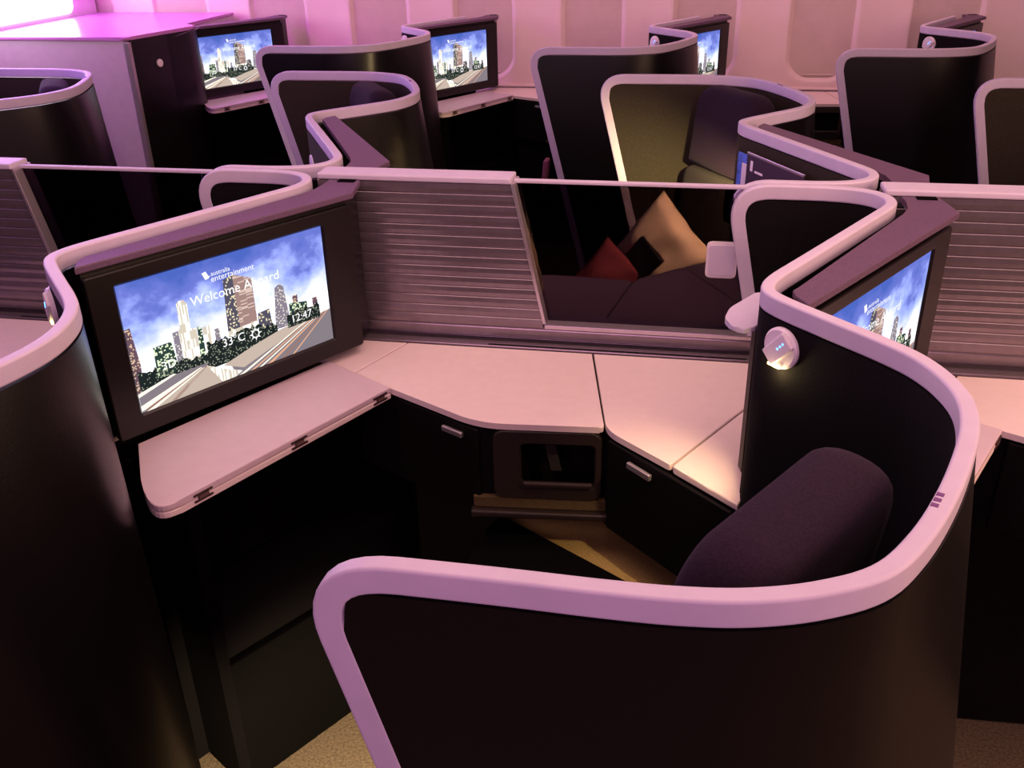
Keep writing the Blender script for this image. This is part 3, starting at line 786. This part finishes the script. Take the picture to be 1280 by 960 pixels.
# closet in front of the first window seat
t = thing('closet', 'mauve closet with dark rounded end panel at the upper left', 'closet', (0, 0, FL))
mb = MB(); mb.prism([(-2.86, 3.285), (-2.125, 3.285), (-2.04, 3.72), (-2.09, 3.76), (-2.09, 4.28), (-2.86, 4.28)], -1.095, -.014, 'closet_mauve', .002); mb.build('cabinet', t)
mb = MB(); mb.prism(round_poly([(-2.862, 3.278), (-2.105, 3.278), (-2.00, 3.72), (-2.09, 3.77), (-2.09, 4.285), (-2.862, 4.285)], [0, .03, .06, 0, 0, 0]), -.013, .002, 'closet_top', .005, 3); mb.build('top', t)
mb = MB(); mb.prism(round_poly([(-2.108, 3.296), (-2.097, 3.296), (-2.046, 3.50), (-1.995, 3.66), (-2.005, 3.715), (-2.035, 3.715)], [0, .004, 0, .04, .02, 0]), -1.095, -.012, 'shell_dark', .006, 3); mb.build('end_panel', t)
mb = MB(); mb.prism([(-2.126, 3.279), (-2.102, 3.279), (-2.099, 3.295), (-2.122, 3.295)], -1.095, -.02, 'metal_silver', .003); mb.build('edge_strip', t)
mb = MB(); mb.disc((-2.0615, 3.432, -.125), (.95, -.26, 0), .017, .008, 'lamp_white', seg=20); mb.build('button', t)

# ------------------------------------------------------------------ light
def area(loc_, aim, size, sy, col, w, spread=None):
    l = bpy.data.lights.new('a', 'AREA'); l.shape = 'RECTANGLE'; l.size = size; l.size_y = sy; l.color = col; l.energy = w
    if spread: l.spread = math.radians(spread)
    o = bpy.data.objects.new('cabin_light', l); COL.objects.link(o); o.location = loc_
    o.rotation_euler = (Vector(aim)-Vector(loc_)).to_track_quat('-Z', 'Y').to_euler(); return o
def spot(loc_, aim, ang, col, w, blend=.6, r=.01):
    l = bpy.data.lights.new('s', 'SPOT'); l.spot_size = math.radians(ang); l.spot_blend = blend; l.color = col; l.energy = w; l.shadow_soft_size = r
    o = bpy.data.objects.new('lamp_beam', l); COL.objects.link(o); o.location = loc_
    o.rotation_euler = (Vector(aim)-Vector(loc_)).to_track_quat('-Z', 'Y').to_euler(); return o
def point(loc_, col, w, r=.03):
    l = bpy.data.lights.new('p', 'POINT'); l.color = col; l.energy = w; l.shadow_soft_size = r
    o = bpy.data.objects.new('glow', l); COL.objects.link(o); o.location = loc_; return o
area((.3, .75, 2.2), (.3, .75, 0), 2.6, 1.2, (1.0, .60, .53), 29)          # mood light over the middle
area((-1.9, 1.6, 2.2), (.2, .7, .9), 1.6, 2.4, (.60, .26, 1.0), 34)       # violet from the front of the cabin
area((.2, -1.9, 1.8), (.3, .3, 1.05), 2.6, .7, (1.0, .48, .75), 27)       # pink from the near aisle
area((2.6, .1, 1.7), (.5, .4, .80), .8, 1.2, (1.0, .56, .38), 48)      # warm from the rear
area((.3, 3.55, 2.2), (.3, 4.1, 1.0), 4.0, .3, (1.0, .50, .54), 22)       # wash on the window wall
area((-2.5, 3.3, 2.0), (-2.5, 3.8, 1.0), .5, .8, (.80, .02, 1.0), 16)     # magenta at the front bulkhead
WARM = (1.0, .74, .34)
ax, ay, az = base('A', 1)
lp = Vector((ax+LAMP.x, ay+LAMP.y, az+LAMP.z)) + Vector((LN.x, LN.y, 0))*.035 - UP*.03
spot(lp, (.15, .87, FL-.64), 52, (1.0, .68, .36), 6.5, 1.0)
point(lp - Vector((LN.x, LN.y, 0))*.024 - UP*.006, WARM, .12, .004)
bx, by, bz = base('B', 1)
lb = Vector((bx+LAMP.x, by-LAMP.y, bz+LAMP.z)) + Vector((LN.x, -LN.y, 0))*.045 - UP*.02
spot(lb, (.06, 2.20, FL-.62), 118, WARM, 75, .9)
spot((.04, .10, .42), (-.40, .72, 0), 62, (1.0, .74, .42), 150, .9, .02)                                         # foot light at the near suite's entrance
w = bpy.data.worlds.new('cabin'); w.use_nodes = True; SC.world = w
w.node_tree.nodes['Background'].inputs['Color'].default_value = (.55, .28, .5, 1); w.node_tree.nodes['Background'].inputs['Strength'].default_value = .03
SC.view_settings.view_transform = 'Standard'; SC.view_settings.look = 'None'

# ------------------------------------------------------------------ camera
cam = bpy.data.cameras.new('camera'); cam.sensor_fit = 'HORIZONTAL'; cam.sensor_width = 36; cam.lens = 1186.42/1280*36; cam.clip_start = .02
co = bpy.data.objects.new('camera', cam); COL.objects.link(co)
yaw, pitch, roll = -.1942, .4701, -.0221
f = Vector((math.sin(yaw)*math.cos(pitch), math.cos(yaw)*math.cos(pitch), -math.sin(pitch)))
r0 = Vector((math.cos(yaw), -math.sin(yaw), 0)); u0 = r0.cross(f)
r = r0*math.cos(roll) + u0*math.sin(roll); u = -r0*math.sin(roll) + u0*math.cos(roll)
M = Matrix((r, u, -f)).transposed().to_4x4(); M.translation = Vector((.298, -.611, FL+.4834)); co.matrix_world = M
SC.camera = co
